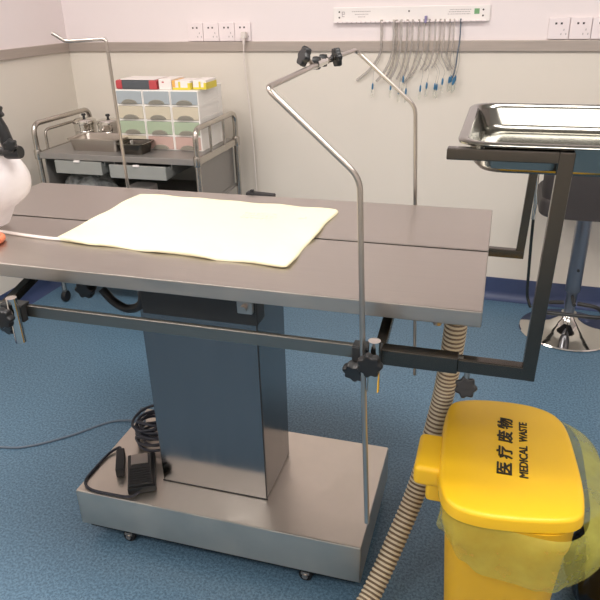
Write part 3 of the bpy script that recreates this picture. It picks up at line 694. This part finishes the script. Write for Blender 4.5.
# steel tray and canisters on the trolley
def small_tray(name, x0, x1, y0, y1, z0, h, label, mname='rod'):
    t_ = .004
    def rg(i, z): return [(x, y, z) for x, y in rrect(x0 + i, x1 - i, y0 + i, y1 - i, .02, 5)]
    b = MB(); b.loft([rg(.016, z0), rg(.012, z0), rg(.003, z0 + h - .006), rg(-.006, z0 + h - .004), rg(-.006, z0 + h), rg(.003, z0 + h), rg(.008, z0 + h - .006), rg(.016, z0 + .004), rg(.03, z0 + .003)])
    o = b.build(name, mname, None, angle=50); tag(o, label, 'tray'); rebase(o, ((x0 + x1) / 2, (y0 + y1) / 2, z0)); return o
small_tray('steel_dish', -1.985, -1.715, 2.70, 2.86, Z1 + .0005, .058, 'shallow pale steel dish in front of the two canisters on the trolley', 'rod')
small_tray('steel_dish', -1.70, -1.565, 2.665, 2.785, Z1 + .0005, .05, 'small dark steel dish in front of the drawer organizer', 'dark_steel')
for cx, lab in ((-2.045, 'left of two short steel canisters on the trolley, next to the end rail'), (-1.905, 'right of two short steel canisters on the trolley, nearer the organizer')):
    t = thing('steel_canister', lab, 'canister', (cx, 2.95, Z1), 'steel canisters on the trolley')
    b = MB(); b.lathe([(0, .0005), (.052, .0005), (.055, .006), (.055, .05), (.057, .052), (.055, .055), (.055, .085), (0, .085)], (cx, 2.95, Z1), 32); b.build('canister_body', 'chrome', t)
    b = MB(); b.lathe([(0, .084), (.058, .084), (.059, .09), (.057, .104), (.045, .110), (.012, .113), (0, .113)], (cx, 2.95, Z1), 32); l_ = b.build('lid', 'chrome', t)
    b = MB(); b.lathe([(0, .112), (.006, .112), (.006, .122), (.012, .126), (.010, .134), (0, .136)], (cx, 2.95, Z1), 20); b.build('knob', 'black', l_)
b = MB(); b.tube(spline([(-1.93, 2.74, .803), (-1.90, 2.78, .812), (-1.86, 2.80, .806), (-1.80, 2.78, .812)], 6), .006, 8); b.tube(spline([(-1.90, 2.82, .805), (-1.84, 2.75, .815), (-1.78, 2.80, .806)], 6), .005, 8)
o = b.build('tweezers', 'chrome'); tag(o, 'steel tweezers lying in the pale steel dish on the trolley', 'tweezers'); rebase(o, (-1.86, 2.78, .8))

# drawer organizer: three separate columns of four drawers
ox0, oy0, oy1, oz = -1.748, 2.80, 3.07, Z1
UW = .1415
colors = ['org_pink', 'org_green', 'org_beige', 'org_blue']
names_ = ['left column of the white four-drawer organizers standing on the trolley', 'middle column of the white four-drawer organizers standing on the trolley', 'right column of the white four-drawer organizers, its slotted side showing']
for u in range(3):
    x0 = ox0 + u * UW; x1 = x0 + UW - .002
    t = thing('drawer_organizer', names_[u], 'organizer', ((x0 + x1) / 2, (oy0 + oy1) / 2, oz), 'drawer organizer columns')
    b = MB(); H = .275; hh = H / 4
    b.box(x0 + .001, x1 - .001, oy0 + .001, oy1 - .001, oz + .0007, oz + .008); b.box(x0 - .0008, x1 + .0008, oy0 - .001, oy1 + .001, oz + H - .008, oz + H, .001)
    b.box(x0 + .0012, x1 - .0012, oy1 - .006, oy1 - .0012, oz + .001, oz + H - .001)
    for k in range(1, 4): b.box(x0 + .0015, x1 - .0015, oy0 + .0003, oy1 - .0015, oz + k * hh - .004, oz + k * hh + .004, .001)
    for xx in (x0, x1 - .006):
        b.box(xx, xx + .006, oy0, oy0 + .035, oz + .0003, oz + H - .0008, .001); b.box(xx, xx + .006, oy1 - .04, oy1, oz + .0003, oz + H - .0008, .001)
        b.box(xx + .001, xx + .004, oy0 + .03, oy1 - .03, oz + .002, oz + H - .002)
        for k in range(5): b.box(xx - (.0005 if xx == x0 else -.0002), xx + .0058 + (.0007 if xx > x0 else 0), oy0 + .0006, oy1 - .0006, oz + max(.0004, k * hh - .009), min(oz + H - .0004, oz + k * hh + .009), .001)
    b.build('frame', 'org_white', t)
    for k in range(4):
        z0 = oz + k * hh + .0055; z1 = oz + (k + 1) * hh - .0055
        cm = colors[k] if not (k == 0 and u == 0) else 'org_beige'
        b = MB(); b.box(x0 + .005, x1 - .005, oy0 - .004, oy0 + .004, z0, z1, .002); b.box(x0 + .008, x1 - .008, oy0 + .004, oy1 - .02, z0, z1 - .02, .002)
        dr = b.build('drawer', cm, t)
        cx = (x0 + x1) / 2; b = MB()
        o_ = [(cx + .04 * math.cos(a), z0 + .003 + .018 * math.sin(a)) for a in (PI * j / 16 for j in range(17))]
        b.loft([[(px, oy0 - .0045, pz) for px, pz in o_], [(px, oy0 - .0105 if 0 < j < 17 else oy0 - .0045, pz - .002) for j, (px, pz) in enumerate(o_)]])
        b.build('handle', 'org_shadow', dr)
OT = oz + .2755
# boxes on the organizer
t = thing('supply_box', 'flat black and white box with red ends on top of the drawer organizer', 'box', (-1.64, 2.86, OT))
b = MB(); b.box(-1.712, -1.568, 2.805, 2.94, OT + .0005, OT + .04, .004); b.build('carton', 'charcoal', t)
b = MB(); b.box(-1.745, -1.71, 2.803, 2.942, OT + .0002, OT + .041, .008); b.build('red_end', 'red', t); b = MB(); b.box(-1.57, -1.53, 2.803, 2.942, OT + .0002, OT + .041, .004); b.build('red_end', 'red', t)
b = MB(); b.box(-1.72, -1.54, 2.81, 2.938, OT + .0412, OT + .045, .002); b.build('top_panel', 'box_white', t)
t = thing('supply_box', 'small white box between the red-ended box and the yellow boxes', 'box', (-1.487, 2.87, OT))
b = MB(); b.box(-1.522, -1.458, 2.81, 2.94, OT + .0005, OT + .046, .002); b.build('carton', 'box_white', t)
b = MB(); b.box(-1.505, -1.495, 2.8092, 2.8102, OT + .03, OT + .036); b.build('red_mark', 'red', t)
def ybox(x0, x1, y0, y1, lab, side):
    t = thing('medicine_box', lab, 'box', ((x0 + x1) / 2, (y0 + y1) / 2, OT), 'yellow and white boxes on the organizer')
    b = MB(); b.box(x0, x1, y0, y1, OT + .0005, OT + .040, .002); b.build('carton', 'box_white', t)
    b = MB(); b.box(x0 - .0006, x1 + .0006, y0 - .0006, y1 + .0006, OT + .0006, OT + .010); b.box(x0 + .03, x0 + .04, y0 - .0008, y0, OT + .01, OT + .035); b.box(x1 - .012, x1 + .0008, y0 - .0008, y1, OT + .008, OT + .03)
    b.build('yellow_band', 'box_yellow', t)
    if side: b = MB(); b.box(x0 - .0008, x0 + .014, y0 - .001, y1, OT + .012, OT + .0406); b.build('orange_end', 'box_orange', t)
ybox(-1.453, -1.365, 2.81, 2.92, 'yellow and white box with an orange end on the organizer', True)
ybox(-1.361, -1.325 + .03, 2.83, 2.95, 'yellow-striped white box at the right edge of the organizer top', False)

# ================================================================== WALL SOCKETS
def socket(xc, zc, label, group):
    t = thing('wall_socket', label, 'socket', (xc, WY, zc), group, 'wall')
    b = MB(); b.box(xc - .0425, xc + .0425, WY - .011, WY, zc - .043, zc + .043, .003); b.build('face_plate', 'socket', t)
    b = MB()
    for dx, dz in ((-.012, .020), (.010, .020)): b.box(xc + dx - .0042, xc + dx + .0042, WY - .0116, WY - .0105, zc + dz - .004, zc + dz + .004)
    b.build('pin_slot', 'slit', t)
    b = MB()
    for dx, dz in ((.022, -.005), (.012, -.022), (.032, -.022)): b.box(xc + dx - .0016, xc + dx + .0016, WY - .0116, WY - .0105, zc + dz - .004, zc + dz + .004)
    b.build('earth_slot', 'seam', t)
desc = ['leftmost of the four joined white wall sockets above the trolley', 'second from left of the four joined white sockets above the trolley', 'third from left of the four joined white sockets above the trolley', 'white wall socket with a plug and hanging cord in it']
for k in range(4): socket(-1.617 + .0862 * k, 1.292, desc[k], 'sockets left of the rods')
d2 = ['leftmost white wall socket above the steel tray', 'white wall socket above the steel tray, second from the left', 'white wall socket above the steel tray at the picture edge']
for k in range(3): socket(.110 + .0875 * k, 1.293, d2[k], 'sockets above the tray')
t = thing('power_cord', 'white plug and thin cord hanging from the wall socket behind the table', 'cord', (-1.345, WY - .02, .0), None, 'wall')
b = MB(); b.box(-1.357, -1.330, WY - .045, WY - .0117, 1.262, 1.292, .006); b.tube([(-1.343, WY - .035, 1.268), (-1.345, WY - .036, 1.235)], .007, 10, radii=[.009, .006]); b.build('plug', 'white_cable', t)
b = MB(); b.tube(spline([(-1.345, WY - .036, 1.24), (-1.350, WY - .030, 1.16), (-1.338, WY - .028, .97), (-1.328, WY - .028, .76), (-1.322, WY - .028, .49), (-1.33, WY - .03, .2), (-1.30, WY - .05, .135), (-1.20, WY - .07, .008), (-1.0, WY - .08, .006)], 8), .0032, 8); b.build('wire', 'white_cable', t)

# ================================================================== TUBE RACK
RXA, RXB, RZA, RZB = -.893, -.180, 1.326, 1.392
rk = thing('tube_rack', 'long white wall strip with slots holding endotracheal tubes', 'rack', ((RXA + RXB) / 2, WY, RZA), None, 'wall')
b = MB(); b.box(RXA, RXB, WY - .010, WY, RZA, RZB, .003); b.build('back_strip', 'white', rk)
b = MB(); n = 31
for k in range(n):
    x = RXA + .008 + (RXB - RXA - .016) * k / n; b.box(x, x + .016, WY - .032, WY - .009, RZA, RZA + .005, .001)
b.build('slotted_lip', 'socket', rk)
b = MB()
for x, z in ((RXA + .03, 1.373), (RXA + .03, 1.349), (RXB - .03, 1.373), (RXB - .03, 1.349), ((RXA + RXB) / 2 - .0, 1.372)): b.lathe([(0, 0), (.004, 0), (.003, .002), (0, .002)], (x, WY - .0102, z), 12, (0, -1, 0))
b.build('screw', 'slit', rk)
b = MB(); b.box(RXB - .068, RXB - .046, WY - .0112, WY - .0095, 1.356, 1.378); b.build('green_mark', 'green', rk)
b = MB(); rng = random.Random(5)
for (xa, xb, zs) in ((RXA + .09, RXA + .175, (1.374, 1.362, 1.351)), (RXB - .175, RXB - .085, (1.375, 1.366, 1.357))):
    for li, z in enumerate(zs):
        x = xa + (.015 * (li % 3) if xa < -.7 else -.004 * li)
        while x < xb - (.01 * li if xa < -.7 else 0):
            w_ = rng.uniform(.003, .009); b.box(x, x + w_, WY - .0108, WY - .0095, z - .0014, z + .0014); x += w_ + .002
b.box(RXA + .043, RXA + .0455, WY - .0108, WY - .0095, 1.352, 1.374)
for z in (1.353, 1.363, 1.373): b.box(RXA + .043, RXA + .055, WY - .0108, WY - .0095, z - .0013, z + .0013)
b.box(RXA + .054, RXA + .0562, WY - .0108, WY - .0095, 1.362, 1.374)
b.build('fine_print', 'seam', rk)
b = MB(); b.box(-.462, -.452, WY - .034, WY - .009, 1.322, 1.352, .002); b.build('clip', 'purple', rk)

tubes = [  # top x, end x, end z, radius, valve x, valve z
    (-.660, -.775, 1.070, .0055, -.693, 1.045), (-.600, -.675, 1.068, .0058, -.603, 1.045), (-.590, -.640, 1.075, .005, -.566, 1.026), (-.566, -.610, 1.080, .005, -.545, 1.080),
    (-.540, -.580, 1.078, .0045, -.532, 1.024), (-.515, -.560, 1.070, .0045, -.463, 1.040), (-.488, -.545, 1.06, .0045, -.436, 1.052), (-.462, -.52, 1.085, .004, -.397, 1.050),
    (-.440, -.47, 1.12, .004, -.389, 1.046), (-.412, -.448, 1.118, .004, -.363, 1.072), (-.392, -.42, 1.130, .0035, -.334, 1.078), (-.372, -.34, 1.118, .0035, -.311, 1.078),
    (-.350, -.325, 1.125, .0032, -.326, 1.083), (-.330, -.345, 1.120, .003, -.315, 1.072), (-.303, -.322, 1.085, .0028, -.307, 1.086)]
for i, (xa, xb, zb, r, vx, vz) in enumerate(tubes):
    ords = ['leftmost', 'second', 'third', 'fourth', 'fifth', 'sixth', 'seventh', 'eighth', 'ninth', 'tenth', 'eleventh', 'twelfth', 'thirteenth', 'fourteenth', 'rightmost']
    lab = 'leftmost clear tube on the white wall strip, its end curving furthest left' if i == 0 else 'rightmost, darkest tube hanging straight down from the white wall strip' if i == 14 else ords[i] + ' from the left of the clear blue-valved tubes hanging on the wall strip'
    t = thing('breathing_tube', lab, 'tube', (xa, WY - .02, RZA), 'clear tubes hanging on the wall strip', 'wall')
    yy = WY - .0175 - .0115 * (i % 2); r *= 1.1
    b = MB(); b.tube(spline([(xa, yy, RZA + .012), (xa + .002, yy, 1.26), (xa - .004, yy, 1.19), (xa + (xb - xa) * .45, yy, zb + (1.19 - zb) * .42), (xb, yy, zb)], 6), r, 10)
    b.build('tube_shaft', 'et_tube' if i != 14 else 'grey_cable', t)
    b = MB(); b.tube(spline([(xa, yy - .003, 1.22), (xa + (vx - xa) * .3 + .008, yy - .007, 1.17), (vx + .006, yy - .009, 1.12), (vx, yy - .009, vz + .012)], 6), .0010, 6); b.build('inflation_line', 'et_tube', t)
    b = MB(); b.tube([(vx, yy - .009, vz + .016), (vx, yy - .009, vz + .008), (vx - .001, yy - .009, vz - .010), (vx - .002, yy - .009, vz - .014)], .004, 10, radii=[.002, .0045, .0048, .003]); b.build('pilot_valve', 'blue', t)
    b = MB(); b.tube([(vx - .001, yy - .009, vz - .014), (vx - .001, yy - .009, vz - .022), (vx - .003, yy - .009, vz - .045), (vx - .004, yy - .009, vz - .052)], .006, 10, radii=[.002, .006, .006, .001]); b.build('pilot_balloon', 'et_pouch', t)
